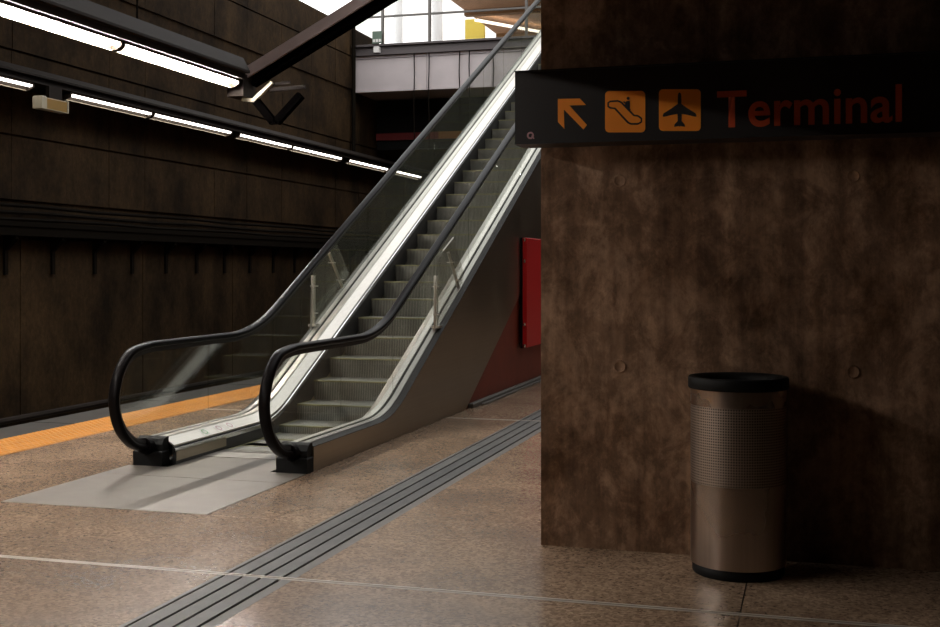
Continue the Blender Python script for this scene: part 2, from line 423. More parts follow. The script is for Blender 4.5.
for i in range(len(yb)-1):
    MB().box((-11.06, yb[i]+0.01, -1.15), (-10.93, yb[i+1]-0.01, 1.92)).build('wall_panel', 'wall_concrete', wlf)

cb = thing('cable_ledge', 'dark cable ledge with hanging brackets running along the far wall', 'cable tray')
box('ledge', (-11.03, -12, 1.97), (-10.70, 35.9, 2.10), 'cable', cb)
box('ledge_lip', (-10.72, -12, 2.101), (-10.68, 35.9, 2.17), 'cable', cb)
for k in range(-4, 19):
    y = 15.33 + 1.08*k
    m = MB().prism_y([(-10.925, 1.965), (-10.72, 1.965), (-10.72, 1.92), (-10.89, 1.76), (-10.89, 1.42), (-10.925, 1.42)], y-0.035, y+0.035)
    m.build('bracket', 'cable', cb)
for q, (dx, dz) in enumerate(((-10.78, 2.205), (-10.86, 2.30), (-10.93, 2.40))):
    pts = [(dx, -12 + 1.5*k, dz + 0.012*math.sin(k*2.1+q)) for k in range(32)]
    tag(MB().tube(pts, 0.03, 6).build('wall_cable', 'cable'), ('lowest', 'middle', 'topmost')[q] + ' of the three cables running along the far wall above the ledge', 'cable', 'wall cables')
tag(MB().tube([(-10.82, -12, -0.62), (-10.82, 35.9, -0.62)], 0.045, 8).build('wall_pipe', 'trunk'), 'thin pipe low on the far wall just above the track', 'pipe')

# ------------------------------------------------------------------ other structure
tag(box('ceiling', (-11.6, -12, 9.6), (7.0, 5.0, 9.9), 'soffit_concrete'), kind='structure', label='high concrete roof over the platform')
box('ceiling_side', (-11.6, 5.0, 9.6), (-7.0, 20.0, 9.9), 'soffit_concrete', bpy.data.objects['ceiling'])
box('ceiling_side', (-1.4, 5.0, 9.6), (7.0, 20.0, 9.9), 'soffit_concrete', bpy.data.objects['ceiling'])
box('ceiling_upstand', (-11.6, -12, 7.5), (-11.1, 20.0, 9.6), 'soffit_concrete', bpy.data.objects['ceiling'])
tag(box('wall_right', (6.7, -12, 0), (7.0, 36, 9.6), 'soffit_concrete'), kind='structure', label='concrete wall on the right of the hall')
tag(box('wall_behind', (-11.6, -12.3, -1.3), (7.0, -12, 9.9), 'soffit_concrete'), kind='structure', label='concrete wall behind the camera')
tag(box('wall_tunnel', (-11.6, 36, -1.3), (7.0, 36.3, 6.0), 'pit'), kind='structure', label='dark wall at the far end under the mezzanine')
sf = box('ceiling_blocker', (-4.0, -12, 3.15), (6.7, 5.9, 3.5), 'soffit_concrete'); tag(sf, kind='structure', label='added low slab out of view that shades the pillar and sign')  # added slab out of view, keeps lamp light off the upper right

ws = MB().cham((-3.2, -12, -0.001), (-2.9, 3.0, 3.149), 0.0).build('wall_blocker', 'pillar_concrete'); tag(ws, kind='structure', label='added unseen wall left of the camera that blocks lamp light')  # added out of view to cut lamp light towards the pillar's right end

# pillar
pl = thing('concrete_pillar', 'massive stained brown concrete pillar behind the steel bin', 'pillar', (0, 0, 0))
MB().cham((-1.415, 6.305, -0.001), (6.69, 7.9, 9.59), 0.0).build('pillar_body', 'pillar_concrete', pl)
for (x, z) in ((-0.985, 1.97), (-0.985, 0.98), (0.20, 0.98), (0.20, 1.97)):
    v = []; n = 20
    for r, y in ((0.034, 6.306), (0.034, 6.301), (0.027, 6.301), (0.024, 6.304), (0.0, 6.304)):
        v += [(x + r*math.cos(2*math.pi*k/n), y, z + r*math.sin(2*math.pi*k/n)) for k in range(n)]
    f = [(i*n+k, i*n+(k+1)%n, (i+1)*n+(k+1)%n, (i+1)*n+k) for i in range(4) for k in range(n)]
    mesh_obj('tie_plug', v, f, 'pillar_concrete', pl, True)

# ------------------------------------------------------------------ escalator
SL = 0.478; ANG = math.atan(SL)
YK = 9.861                                             # virtual foot of the nosing line
ZT = 6.88; YT = YK + ZT/SL
def base_line(off_r=1.6, y0=8.12, y1=27.5, n=9):
    """points (y, z) of the nosing line: flat, arc, incline, arc, flat"""
    t = off_r*math.tan(ANG/2); pts = [(y0, 0.0)]
    for k in range(n+1):
        a = ANG*k/n; pts.append((YK - t + off_r*math.sin(a), off_r*(1-math.cos(a))))
    for k in range(n+1):
        a = ANG*(1-k/n); pts.append((YT + t - off_r*math.sin(a), ZT - off_r*(1-math.cos(a))))
    pts.append((y1, ZT)); return pts
def zat(y, pts):
    for (a, za), (b, zb) in zip(pts, pts[1:]):
        if a <= y <= b: return za + (zb-za)*(y-a)/max(1e-9, b-a)
    return pts[-1][1] if y > pts[-1][0] else pts[0][1]
BL = base_line()
es = thing('escalator', 'long escalator with glass sides and black handrails rising to the mezzanine', 'escalator', (0, 0, 0))
def sweep(prof, path, closed=True):
    """prof: list of (x, dz), path: list of (y, z)"""
    n = len(prof); m = MB()
    v = [(x, y, z + dz) for (y, z) in path for (x, dz) in prof]; f = []
    for i in range(len(path)-1):
        for k in range(n if closed else n-1):
            l = (k+1) % n; f.append((i*n+k, i*n+l, (i+1)*n+l, (i+1)*n+k))
    if closed: f += [tuple(range(n)), tuple((len(path)-1)*n + k for k in range(n))]
    return m.add(v, f)
CX = -4.2635
def U(y):                                               # truss underside
    return max(0.002, SL*(y-12.13)) if y < YT+2.0 else max(0.002, SL*(YT+2.0-12.13))
for s in (-1, 1):
    X = lambda d: CX + s*d
    # glass centre at d = .597, outer face at d = .7205
    sweep([(X(0.662), 0.185), (X(0.662), 0.209), (X(0.658), 0.212), (X(0.612), 0.212), (X(0.612), 0.185)], BL).build('outer_deck', 'outer_steel', es)
    sweep([(X(0.7205), 0.183), (X(0.7205), 0.187), (X(0.664), 0.203), (X(0.664), 0.183)], BL).build('outer_slope', 'guide', es)
    sweep([(X(0.583), 0.19), (X(0.583), 0.214), (X(0.530), 0.214), (X(0.526), 0.208), (X(0.526), 0.19)], BL).build('inner_moulding', 'deck_steel', es)
    sweep([(X(0.524), 0.185), (X(0.524), 0.203), (X(0.438), 0.150), (X(0.438), 0.138)], BL).build('inner_deck', 'deck_steel', es)
    sweep([(X(0.612), 0.14), (X(0.612), 0.204), (X(0.583), 0.204), (X(0.583), 0.14)], BL).build('glass_seat', 'guide', es)
    sweep([(X(0.4375), 0.092), (X(0.4375), 0.126), (X(0.426), 0.122), (X(0.426), 0.092)], BL).build('skirt_trim', 'chrome', es)
    sweep([(X(0.450), -0.16), (X(0.450), 0.135), (X(0.438), 0.135), (X(0.438), 0.090), (X(0.4205), 0.090), (X(0.4205), -0.16)], BL[0:1] + BL[1:]).build('skirt_panel', 'skirt', es)
    # outer cladding: one polygon in the plane x = const
    top = [(y, z+0.184) for y, z in BL]
    bot = [(27.5, U(27.5)), (YT+2.0, U(YT+2.0)), (12.13, 0.002), (8.12, 0.002)]
    MB().prism_x(top + bot, X(0.7205), X(0.700)).build('side_cladding', 'cladding_steel', es)
    # inner front plate below the inner deck over the landing
    MB().box((X(0.4200), 8.121, 0.03), (X(0.4135), 8.92, 0.105)).build('skirt_front', 'cladding_steel', es)
# soffit of the truss
MB().prism_x([(12.15, 0.005), (YT+2.0, U(YT+2.0)), (27.5, U(27.5)), (27.5, U(27.5)+0.03), (YT+2.0, U(YT+2.0)+0.03), (12.2, 0.05)], CX-0.698, CX+0.698).build('truss_soffit', 'skirt', es)

# handrails: newel loop + flat + incline
def rail_path():
    P = []
    hz = 0.915                                          # centre-line height above the nosing line
    # lower newel, from the inlet upwards, as (y, z)
    low = [(8.10, 0.135), (8.00, 0.150), (7.840, 0.180), (7.740, 0.232), (7.655, 0.305), (7.595, 0.395), (7.565, 0.49), (7.562, 0.575), (7.588, 0.672), (7.640, 0.762), (7.715, 0.835), (7.810, 0.885), (7.98, 0.910), (8.12, 0.917)]
    P += low
    R = base_line(2.2, 8.4, 26.6, 24)
    for y, z in R: P.append((y, z + hz + 0.002 + 0.022*min(1, max(0, (y-9.4)/0.9))*min(1, max(0, (YT-y)/0.5))))
    zt = ZT + hz
    P += [(26.9, zt), (27.08, zt-0.04), (27.2, zt-0.15), (27.24, zt-0.35), (27.2, zt-0.55), (27.05, zt-0.72), (26.9, zt-0.77)]
    return P
def catmull(P, k=4):
    out = []
    for i in range(len(P)-1):
        p0 = Vector(P[max(0,i-1)]); p1 = Vector(P[i]); p2 = Vector(P[i+1]); p3 = Vector(P[min(len(P)-1,i+2)])
        n = k if i < 13 else 1
        for j in range(n):
            t = j/n
            if n == 1: out.append(p1); continue
            out.append(0.5*((2*p1) + (p2-p0)*t + (2*p0-5*p1+4*p2-p3)*t*t + (3*p1-p0-3*p2+p3)*t**3))
    out.append(Vector(P[-1])); return [(q[0], q[1]) for q in out]
RP = catmull(rail_path(), 3)
def frame(path):
    res = []
    for i, p in enumerate(path):
        a = path[max(0,i-1)]; b = path[min(len(path)-1,i+1)]
        d = Vector((b[0]-a[0], b[1]-a[1])).normalized()
        res.append((p, Vector((-d[1], d[0]))))          # outward normal (up on the incline)
    return res
def ribbon(prof, xc, path):
    """prof: (dx, dn) closed"""
    n = len(prof); v = []; f = []
    fr = frame(path)
    for (p, nn) in fr:
        for dx, dn in prof: v.append((xc+dx, p[0]+nn[0]*dn, p[1]+nn[1]*dn))
    for i in range(len(fr)-1):
        for k in range(n):
            l = (k+1) % n; f.append((i*n+k, i*n+l, (i+1)*n+l, (i+1)*n+k))
    f += [tuple(range(n)), tuple((len(fr)-1)*n + k for k in range(n))]
    return MB().add(v, f)
hp = [(-0.036,-0.010),(-0.042,0.004),(-0.041,0.018),(-0.034,0.027),(-0.022,0.031),(0,0.032),(0.022,0.031),(0.034,0.027),(0.041,0.018),(0.042,0.004),(0.036,-0.010),(0.026,-0.014),(-0.026,-0.014)]
gp = [(-0.022,-0.015),(0.022,-0.015),(0.020,-0.030),(0.013,-0.050),(-0.013,-0.050),(-0.020,-0.030)]
GJ = [8.95]                                             # glass joints
while GJ[-1] < 25.5: GJ.append(GJ[-1] + 1.24)
HL = [(p[0]-n[0]*0.046, p[1]-n[1]*0.046) for p, n in frame(RP)]
def rail_z(y):
    best = None
    for (a, za), (b, zb) in zip(HL, HL[1:]):
        if b > a and a <= y <= b: best = max(best or -9, za + (zb-za)*(y-a)/(b-a))
    return best
for s in (-1, 1):
    xc = CX + s*0.597
    h = ribbon(hp, xc, RP).build('handrail', 'rubber', es, True)
    ribbon(gp, xc, RP).build('handrail_guide', 'guide', es)
    # newel pane
    low = [q for q in HL if q[0] < 8.95 and q[1] < 2]
    poly = [(q[0], q[1]) for q in low if q[1] > 0.205] + [(8.946, rail_z(8.946)), (8.946, 0.2)]
    MB().prism_x(poly, xc-0.006, xc+0.006).build('glass_pane', 'glass', es)
    for a, b in zip(GJ, GJ[1:]):
        a += 0.003; b -= 0.003
        ks = [a + (b-a)*k/6 for k in range(7)]
        poly = [(y, zat(y, BL)+0.2) for y in ks] + [(y, rail_z(y)) for y in reversed(ks)]
        MB().prism_x(poly, xc-0.006, xc+0.006).build('glass_pane', 'glass', es)
    # inlet box
    ib = MB().cham((xc-0.1235, 8.0, 0.001), (xc+0.1235, 8.118, 0.115), 0.008).build('inlet_box', 'black_box', es)
    m = MB().prism_x([(8.02, 0.116), (8.02, 0.165), (8.05, 0.205), (8.08, 0.216), (8.118, 0.216), (8.118, 0.116)], xc-0.115, xc+0.115)
    m.build('inlet_cover', 'black_box', ib)
    MB().tube([(xc, 7.95, 0.16), (xc, 8.06, 0.135)], 0.06, 14).build('inlet_collar', 'rubber', ib)
    MB().tube([(xc+0.05, 8.017, 0.15), (xc+0.05, 8.03, 0.15)], 0.02, 10).build('key_switch', 'chrome', ib)
    # anti-climbing guard on the outer deck
    xo = CX + s*0.665; zz = lambda y: zat(y, BL) + 0.212
    gd = MB().prism_x([(11.22, zz(11.22)+0.02), (11.25, zz(11.22)+0.48), (11.33, zz(11.33)+0.66), (11.48, zz(11.48)+0.69),(11.86, zz(11.86)+0.655), (12.25, zz(12.25)+0.10), (12.18, zz(12.18)+0.02)], xo-0.005, xo+0.005).build('climb_guard', 'guard_glass', es)
    for (p, q) in (((11.219, zz(11.22)+0.02), (11.249, zz(11.22)+0.48)), ((11.50, zz(11.48)+0.70), (11.855, zz(11.86)+0.66))):
        MB().tube([(xo, p[0], p[1]), (xo, q[0], q[1])], 0.008, 6).build('guard_edge', 'deck_steel', gd)  # pale steel strip stands in for the lit edge of the acrylic
    m = MB().box((xo-0.045, 11.33, zz(11.33)+0.0), (xo-0.006, 11.36, zz(11.33)+0.52)); m.build('guard_post', 'post_steel', gd)
    a = Vector((xo-0.025, 12.14, zz(12.14))); b = Vector((xo-0.025, 11.76, zz(11.76)+0.55))
    MB().tube([a, b], 0.018, 8).build('guard_post', 'post_steel', gd)
    for (yy, h2) in ((11.35, 0.12), (11.35, 0.40), (11.82, 0.42), (12.06, 0.12)):
        zc = zz(yy) + h2
        MB().box((xo-0.05, yy-0.035, zc-0.006), (xo+0.012, yy+0.035, zc+0.006)).build('guard_clip', 'deck_steel', gd)
    MB().box((xo-0.05, 11.27, zz(11.34)-0.01), (xo+0.03, 11.41, zz(11.34)+0.016)).build('guard_foot', 'deck_steel', gd)

# safety stickers on the left inner deck
for k, (y, mt) in enumerate(((8.62, 'sticker_green'), (8.86, 'sticker_pink'), (9.05, 'sticker_pink'))):
    m = MB()
    x0, x1 = CX-0.512, CX-0.45
    zf = lambda x: 0.150 + (0.203-0.150)*((CX-0.438)-x)/0.086 + 0.0012
    m.add([(x0,y,zf(x0)),(x1,y,zf(x1)),(x1,y+0.11,zf(x1)),(x0,y+0.11,zf(x0))], [(0,1,2,3)])
    st = m.build('safety_sticker', 'sticker_white', es)
    m = MB(); c = ((x0+x1)/2, y+0.055); n = 14
    v = []
    for r in (0.026, 0.018):
        for q in range(n):
            x = c[0]+r*math.cos(2*math.pi*q/n); v.append((x, c[1]+1.5*r*math.sin(2*math.pi*q/n), zf(x)+0.0008))
    m.add(v, [(q,(q+1)%n,n+(q+1)%n,n+q) for q in range(n)])
    m.build('sticker_ring', mt, st)

# landing plate, comb plate, steps
MB().box((PX0, PY0, -0.03), (PX1, 7.62, 0.003)).build('landing_plate', 'landing', es)
MB().box((PX0, 7.626, -0.03), (PX1, 8.0, 0.003)).build('landing_plate', 'landing', es)
MB().box((CX-0.42, 8.0, -0.03), (CX+0.42, 8.52, 0.003)).build('landing_plate', 'landing', es)
MB().box((CX-0.42, 8.525, -0.03), (CX+0.42, 8.78, 0.006)).build('comb_plate', 'comb', es)
m = MB()
for k in range(60):
    x = CX-0.41 + 0.82*(k+0.5)/60; m.box((x-0.0035, 8.78, -0.01), (x+0.0035, 8.90, 0.008))
tag(m.build('comb_teeth', 'comb', es), kind='stuff')
SX0, SX1 = CX-0.4125, CX+0.4125
RUN, RISE = 0.395, 0.395*SL
def step_mesh():
    m = MB()
    # tread and curved riser, nosing at (0, 0)
    prof = [(0.0, 0.0), (RUN+0.03, 0.0), (RUN+0.03, -0.03), (0.06, -0.03)]
    cur = [(0.045 - 0.045*math.cos(a*math.pi/12), -(RISE+0.02)*math.sin(a*math.pi/12)) for a in range(6, 0, -1)]
    prof += [(0.06, -(RISE+0.02))] + [(0.028*(1-math.cos((1-t)*1.2))+0.006*0, -(RISE+0.02)*(1-t)) for t in (0.0, 0.2, 0.4, 0.6, 0.8, 0.95)]
    return m.prism_x(prof, SX0, SX1)
ky = 0
src = None
def add_step(y, z):
    global src
    if src is None:
        src = step_mesh().build('step', 'step_alu', es); src.location = (0, y, z); o = src
        ln = MB().box((SX0, -0.004, -0.012), (SX1, 0.018, 0.0025)).build('nosing', 'step_yellow', src)
        l1 = MB().box((SX0+0.001, 0.02, 0.0), (SX0+0.03, RUN, 0.0025)).build('edge_line', 'step_yellow', src)
        l2 = MB().box((SX1-0.03, 0.02, 0.0), (SX1-0.001, RUN, 0.0025)).build('edge_line', 'step_yellow', src)
        src['kids'] = 3
    else:
        o = src.copy(); COL.objects.link(o); o.parent = es; o.location = (0, y, z)
        for ch in [c for c in src.children]:
            q = ch.copy(); COL.objects.link(q); q.parent = o
n_steps = int((ZT-0.2)/RISE)
add_step(10.33, 0.224)
for k in range(1, n_steps+1): add_step(10.33+RUN*k, 0.224+RISE*k)
add_step(10.33-RUN, 0.075); add_step(10.33-2*RUN, 0.006); add_step(10.33-3*RUN, 0.0); add_step(10.33-3.6*RUN, 0.0)
if 'kids' in src: del src['kids']
for c in es.children:
    if 'kids' in c: del c['kids']

# red infill wall under the truss
rw = MB().prism_x([(12.20, 0.0), (12.20, U(12.20)), (26.5, U(26.0)), (26.5, 0.0)], CX+0.62, CX+0.695).build('under_wall', 'red_wall')
tag(rw, 'dark red panelled wall closing the space under the escalator', 'wall panel')
kb = thing('kerb', 'low grey kerb along the foot of the red wall under the escalator', 'kerb')
MB().cham((CX+0.698, 12.3, 0.0), (CX+0.76, 20.0, 0.05), 0.01).build('kerb_bar', 'kerb', kb)
MB().cham((CX+0.761, 12.6, 0.0), (CX+0.80, 20.0, 0.02), 0.005).build('kerb_step', 'kerb', kb)
rb = thing('red_cabinet', 'bright red wall cabinet beside the escalator, half hidden by the pillar', 'cabinet')
MB().box((CX+0.722, 14.60, 0.50), (CX+0.745, 16.2, 1.90)).build('back_frame', 'black_box', rb)
d = MB().cham((CX+0.746, 14.62, 0.505), (CX+0.80, 16.19, 1.895), 0.008).build('cabinet_door', 'red', rb)
for z in (0.53, 0.80, 1.60, 1.87):
    MB().tube([(CX+0.772, 14.605, z-0.02), (CX+0.772, 14.605, z+0.02)], 0.013, 8).build('hinge', 'chrome', d)

# ------------------------------------------------------------------ mezzanine at the far end
YF = 27.6
ms = box('mezzanine_slab', (-11.0, YF+0.12, 5.92), (6.69, 44, 6.85), 'mezz'); tag(ms, 'mezzanine floor slab at the top of the escalator behind the pale fascia', 'floor slab')
fs = thing('mezzanine_fascia', 'pale lilac grey fascia panels on the edge of the mezzanine', 'fascia')
fx = [-11.0, -9.05, -7.4, -5.75, -4.1, -2.45, 0.0, 2.5, 6.6]
for i in range(len(fx)-1):
    MB().box((fx[i]+0.006, YF, 5.90), (fx[i+1]-0.006, YF+0.1, 6.70)).build('fascia_panel', 'fascia', fs)
    MB().box((fx[i]+0.006, YF-0.02, 6.71), (fx[i+1]-0.006, YF+0.1, 6.775)).build('fascia_coping', 'fascia', fs)
    MB().box((fx[i]+0.006, YF-0.015, 5.885), (fx[i+1]-0.006, YF+0.1, 5.935)).build('fascia_drip', 'fascia', fs)
bd = thing('sill_beam', 'dark steel sill beam below the mezzanine glazing', 'beam')
MB().box((-11.0, YF-0.10, 6.78), (6.6, YF+0.12, 6.83)).build('flange', 'beam_dark', bd)
MB().box((-11.0, YF-0.02, 6.831), (6.6, YF+0.05, 7.0)).build('web', 'beam_dark', bd)
MB().box((-11.0, YF-0.10, 7.0), (6.6, YF+0.12, 7.05)).build('flange', 'beam_dark', bd)
wz = thing('glazed_screen', 'tall glazed screen wall above the mezzanine edge', 'window wall')
mx = [-10.97, -10.2, -8.98, -6.55, -4.1, -1.7, 0.8, 3.2, 6.5]
hz = [7.06, 7.74, 9.2, 10.7, 12.2]
for i, x in enumerate(mx):
    MB().box((x-0.03, YF-0.03, 7.06), (x+0.03, YF+0.05, 12.2)).build('mullion', 'mullion', wz)
for z in hz[1:]:
    MB().box((-11, YF-0.02, z-0.022), (6.5, YF+0.045, z+0.022)).build('transom', 'mullion', wz)
for i in range(len(mx)-1):
    for j in range(len(hz)-1):
        MB().box((mx[i]+0.031, YF+0.005, hz[j]+0.023), (mx[i+1]-0.031, YF+0.015, hz[j+1]-0.023)).build('pane', 'window_glass', wz)
gs = thing('exit_sign', 'small green and white sign on the sill beam at the glazing corner', 'sign')
MB().box((-10.42, YF-0.14, 7.06), (-10.18, YF-0.101, 7.36)).build('sign_plate', 'green_sign', gs)
for k in range(3):
    MB().box((-10.40+0.077*k, YF-0.146, 7.09), (-10.34+0.077*k, YF-0.141, 7.16)).build('sign_mark', 'white', gs)
tag(MB().cham((-10.38, YF-0.16, 6.835), (-10.24, YF-0.021, 6.98), 0.01).build('junction_box', 'white'), 'small white junction box under the green sign on the sill beam', 'box')
for k, (x, zb) in enumerate(((-9.36, 4.3), (-8.98, 4.4), (-8.2, 5.2), (-7.95, 4.9), (-7.35, 5.6))):
    pts = [(x + 0.008*math.sin(j*0.9+k), YF-0.05, 6.77 - (6.77-zb)*j/10) for j in range(11)]
    tag(MB().tube(pts, 0.014, 5).build('hanging_cable', 'cable'), ['first', 'second', 'third', 'fourth', 'fifth'][k] + ' from the left of the thin cables hanging down the pale fascia', 'cable', 'hanging cables')
tag(MB().tube([(-10.90, YF-0.16, 4.36), (-10.90, YF-0.16, 7.5)], 0.05, 8).build('corner_pipe', 'cable'), 'dark vertical pipe in the corner of far wall and mezzanine', 'pipe')
# lintel with coloured band in the dark under the mezzanine
lt = thing('colour_band', 'red and orange band in the dark under the mezzanine', 'sign')
MB().box((-10.9, 29.0, 4.84), (-9.2, 29.06, 5.02)).build('band_red', 'band_red', lt)
MB().box((-9.195, 29.0, 4.84), (-7.2, 29.06, 5.02)).build('band_orange', 'band_orange', lt)
MB().box((-10.9, 29.061, 4.6), (-7.2, 29.2, 5.88)).build('band_backing', 'black_box', lt)

# hall behind the glazing
cn = thing('station_canopy', 'warm tan canopy roof with strip lights seen through the glazing', 'roof')
box('canopy_slab', (-9.1, 29.0, 8.55), (6.5, 43, 8.75), 'canopy', cn)
for k in range(4):
    y = 31 + 3.4*k
    MB().box((-9.1, y, 8.40), (6.5, y+0.25, 8.549)).build('canopy_rib', 'rust', cn)
for (x0, y0, x1, y1) in ((-8.9, 31.5, -6.3, 35.5), (-8.2, 36.0, -5.0, 41), (-6.0, 30.5, -4.6, 33.5)):
    dv = Vector((x1-x0, y1-y0, 0)); L = dv.length; M = Matrix.Translation((x0, y0, 8.34)) @ dv.to_track_quat('X', 'Z').to_matrix().to_4x4()
    MB().box((0, -0.06, 0), (L, 0.06, 0.05), M).build('strip_light', 'canopy_tube', cn)
for k, (x, y, r) in enumerate(((-11.35, 32.0, 0.13), (-10.5, 33.0, 0.16), (-9.0, 40.0, 0.16))):
    m = MB().lathe([(0.0, 6.851), (r*1.2, 6.851), (r*1.2, 6.95), (r, 7.0), (r, 12.5), (0.0, 12.5)], 20, (x, y))
    tag(m.build('round_column', 'column_grey', None, True), ('leftmost', 'middle', 'rightmost')[k] + ' of the pale grey round columns behind the glazing', 'column', 'columns behind the glazing')
yp = thing('yellow_sign', 'yellow sign board standing behind the glazing', 'sign')
MB().cham((-9.95, 34.0, 7.2), (-9.35, 34.12, 8.95), 0.02).build('sign_board', 'yellow_panel', yp)
for x in (-9.85, -9.45): MB().tube([(x, 34.06, 6.85), (x, 34.06, 7.21)], 0.03, 8).build('sign_leg', 'mullion', yp)

# ------------------------------------------------------------------ luminaires and trunking
def luminaire(x, y0, y1, z, w, mat, label, group, bright=True):
    t = thing('strip_light', label, 'light', (x, (y0+y1)/2, z), group)
    L = (y1-y0)/2
    def B(name, poly, a, b, mt): return MB().prism_y(poly, a, b).build(name, mt, t)
    # trough open downwards, with a deep skirt on the wall side; the tube sits on the platform side
    B('housing', [(-w*0.55, 0.10), (w*0.55, 0.10), (w*0.55, 0.072), (-w*0.40, 0.060), (-w*0.50, 0.0), (-w*0.55, 0.0)], -L, L, 'lamp_body')
    B('diffuser', [(w*0.0, 0.062), (w*0.06, 0.040), (w*0.40, 0.046), (w*0.46, 0.070)], -L+0.03, L-0.03, mat)
    B('edge_lip', [(-w*0.57, -0.012), (-w*0.42, -0.012), (-w*0.42, -0.001), (-w*0.57, -0.001)], -L, L, 'cream')
    for a in (-L, L-0.028):
        B('end_cap', [(-w*0.58, -0.014), (w*0.05, 0.0), (w*0.56, 0.04), (w*0.56, 0.10), (-w*0.58, 0.10)], a, a+0.028, 'lamp_body')
    return t
ends1 = [(11.60+2.80*k, 11.60+2.80*k+2.76) for k in range(-8, 1)]
nm = {0: 'bright strip light of the upper row ending at the steel strut', -1: 'bright strip light of the upper row cut by the left edge of the photo'}
for k, (a, b) in zip(range(-8, 1), ends1):
    luminaire(-7.4, a, b, 3.93, 0.12, 'tube', nm.get(k, ['', '', 'second', 'third', 'fourth', 'fifth', 'sixth', 'seventh', 'eighth'][-k if k else 0] + ' upper-row strip light back from the one at the left photo edge'), 'platform edge strip lights')
tk = thing('lighting_trunking', 'brown steel trunking carrying the upper row of strip lights', 'trunking')
MB().prism_y([(-7.53, 4.031), (-7.27, 4.031), (-7.27, 4.11), (-7.20, 4.11), (-7.20, 4.14), (-7.30, 4.32), (-7.58, 4.32)], -11.9, 14.40).build('channel', 'trunk', tk)
for k in range(6):
    MB().tube([(-7.42, -8+4*k, 4.32), (-7.42, -8+4*k, 9.6)], 0.012, 6).build('hanger_rod', 'cable', tk)
ends2 = [(8.75, 11.45), (11.5, 14.25), (15.1, 17.36), (17.40, 20.15), (20.45, 22.83), (22.87, 25.6), (26.02, 28.7), (28.75, 31.4)]
lab2 = ['strip light of the wall row outside the picture on the left', 'wall strip light at the left edge of the photo, before the amber box', 'wall strip light directly right of the amber box', 'second wall strip light to the right of the amber box', 'third wall strip light to the right of the amber box, below the dark V bars', 'fourth wall strip light to the right of the amber box', 'fifth wall strip light from the amber box, partly behind the handrail', 'farthest wall strip light, seen through the escalator glass']
for (a, b), l in zip(ends2, lab2):
    luminaire(-10.5, a, b, 4.0, 0.11, 'tube_wall', l, 'wall strip lights')
tk2 = thing('lighting_trunking', 'brown trunking along the far wall above the lower row of strip lights', 'trunking')
MB().prism_y([(-10.97, 4.101), (-10.42, 4.101), (-10.42, 4.12), (-10.50, 4.12), (-10.50, 4.20), (-10.44, 4.20), (-10.44, 4.23), (-10.62, 4.34), (-10.98, 4.34)], 2, 35.8).build('channel', 'trunk', tk2)
# amber emergency light box
eb = thing('emergency_light', 'amber box light with a cream end hanging below the wall strip lights', 'light', (-10.42, 14.62, 3.79))
MB().cham((-0.06, -0.22, -0.03), (0.07, 0.26, 0.13), 0.015).build('amber_cover', 'amber', eb)
MB().cham((-0.07, -0.34, -0.04), (0.08, -0.221, 0.14), 0.015).build('cream_end', 'cream', eb)
MB().cham((-0.07, 0.261, -0.04), (0.08, 0.29, 0.14), 0.008).build('end_plate', 'cream', eb)
MB().box((-0.06, -0.22, -0.04), (0.08, 0.26, -0.031)).build('bottom_rim', 'cream', eb)
MB().box((-0.03, -0.1, 0.131), (0.03, 0.2, 0.309)).build('mount', 'trunk', eb)

# steel strut and its foot
st = thing('steel_strut', 'brown steel strut slanting up to the roof above the escalator', 'beam')
ax = Vector((0.887, 0, 0.4617)); nn = Vector((-0.4617, 0, 0.887)); O = Vector((-7.45, 14.70, 4.12))
def along(a, n, dy): return O + ax*a + nn*n + Vector((0, dy, 0))
def strut_bar(name, a0, a1, n0, n1, y0, y1, mt):
    v = [along(a, n, y) for y in (y0, y1) for (a, n) in ((a0,n0),(a1,n0),(a1,n1),(a0,n1))]
    m = MB().add(v, [(0,1,2,3),(4,5,6,7),(0,1,5,4),(1,2,6,5),(2,3,7,6),(3,0,4,7)]); return m.build(name, mt, st)
strut_bar('web_plate', 0.0, 11.6, -0.13, 0.02, 0.10, 0.14, 'strut_dark')  # near-black colour stands in for shade on the lower part of the strut
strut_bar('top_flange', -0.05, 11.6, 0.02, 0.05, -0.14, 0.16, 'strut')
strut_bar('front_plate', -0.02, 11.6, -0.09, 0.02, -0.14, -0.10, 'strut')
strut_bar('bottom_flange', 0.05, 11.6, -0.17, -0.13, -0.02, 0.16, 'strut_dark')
MB().cham((-7.56, 14.44, 3.82), (-7.32, 14.80, 4.12), 0.0).build('foot_block', 'trunk', st)
MB().tube([(-7.45, 14.50, 4.22), (-7.45, 14.60, 4.22)], 0.05, 14).build('pin', 'black_box', st)
def bar(name, p, q, w, h, mt, par):
    p = Vector(p); q = Vector(q); dv = q-p; L = dv.length
    M = Matrix.Translation(p) @ dv.to_track_quat('X', 'Z').to_matrix().to_4x4()
    return MB().box((0, -w/2, -h/2), (L, w/2, h/2), M).build(name, mt, par)
bar('light_bracket', (-7.42, 14.62, 3.80), (-7.24, 14.62, 3.78), 0.06, 0.05, 'cream', st)
bar('light_bracket', (-7.25, 14.62, 3.785), (-6.98, 14.62, 4.01), 0.06, 0.05, 'cream', st)
bar('rod', (-7.0, 14.66, 3.99), (-6.74, 14.66, 4.01), 0.04, 0.04, 'trunk', st)
bar('rod', (-7.05, 14.66, 3.92), (-6.52, 14.66, 3.94), 0.05, 0.05, 'trunk', st)
bar('v_bar', (-7.25, 14.66, 3.79), (-6.98, 14.66, 3.48), 0.10, 0.10, 'strut_dark', st)  # two near-black bars forming a V below the strut foot
bar('v_bar', (-6.58, 14.66, 3.83), (-6.94, 14.66, 3.48), 0.10, 0.10, 'strut_dark', st)
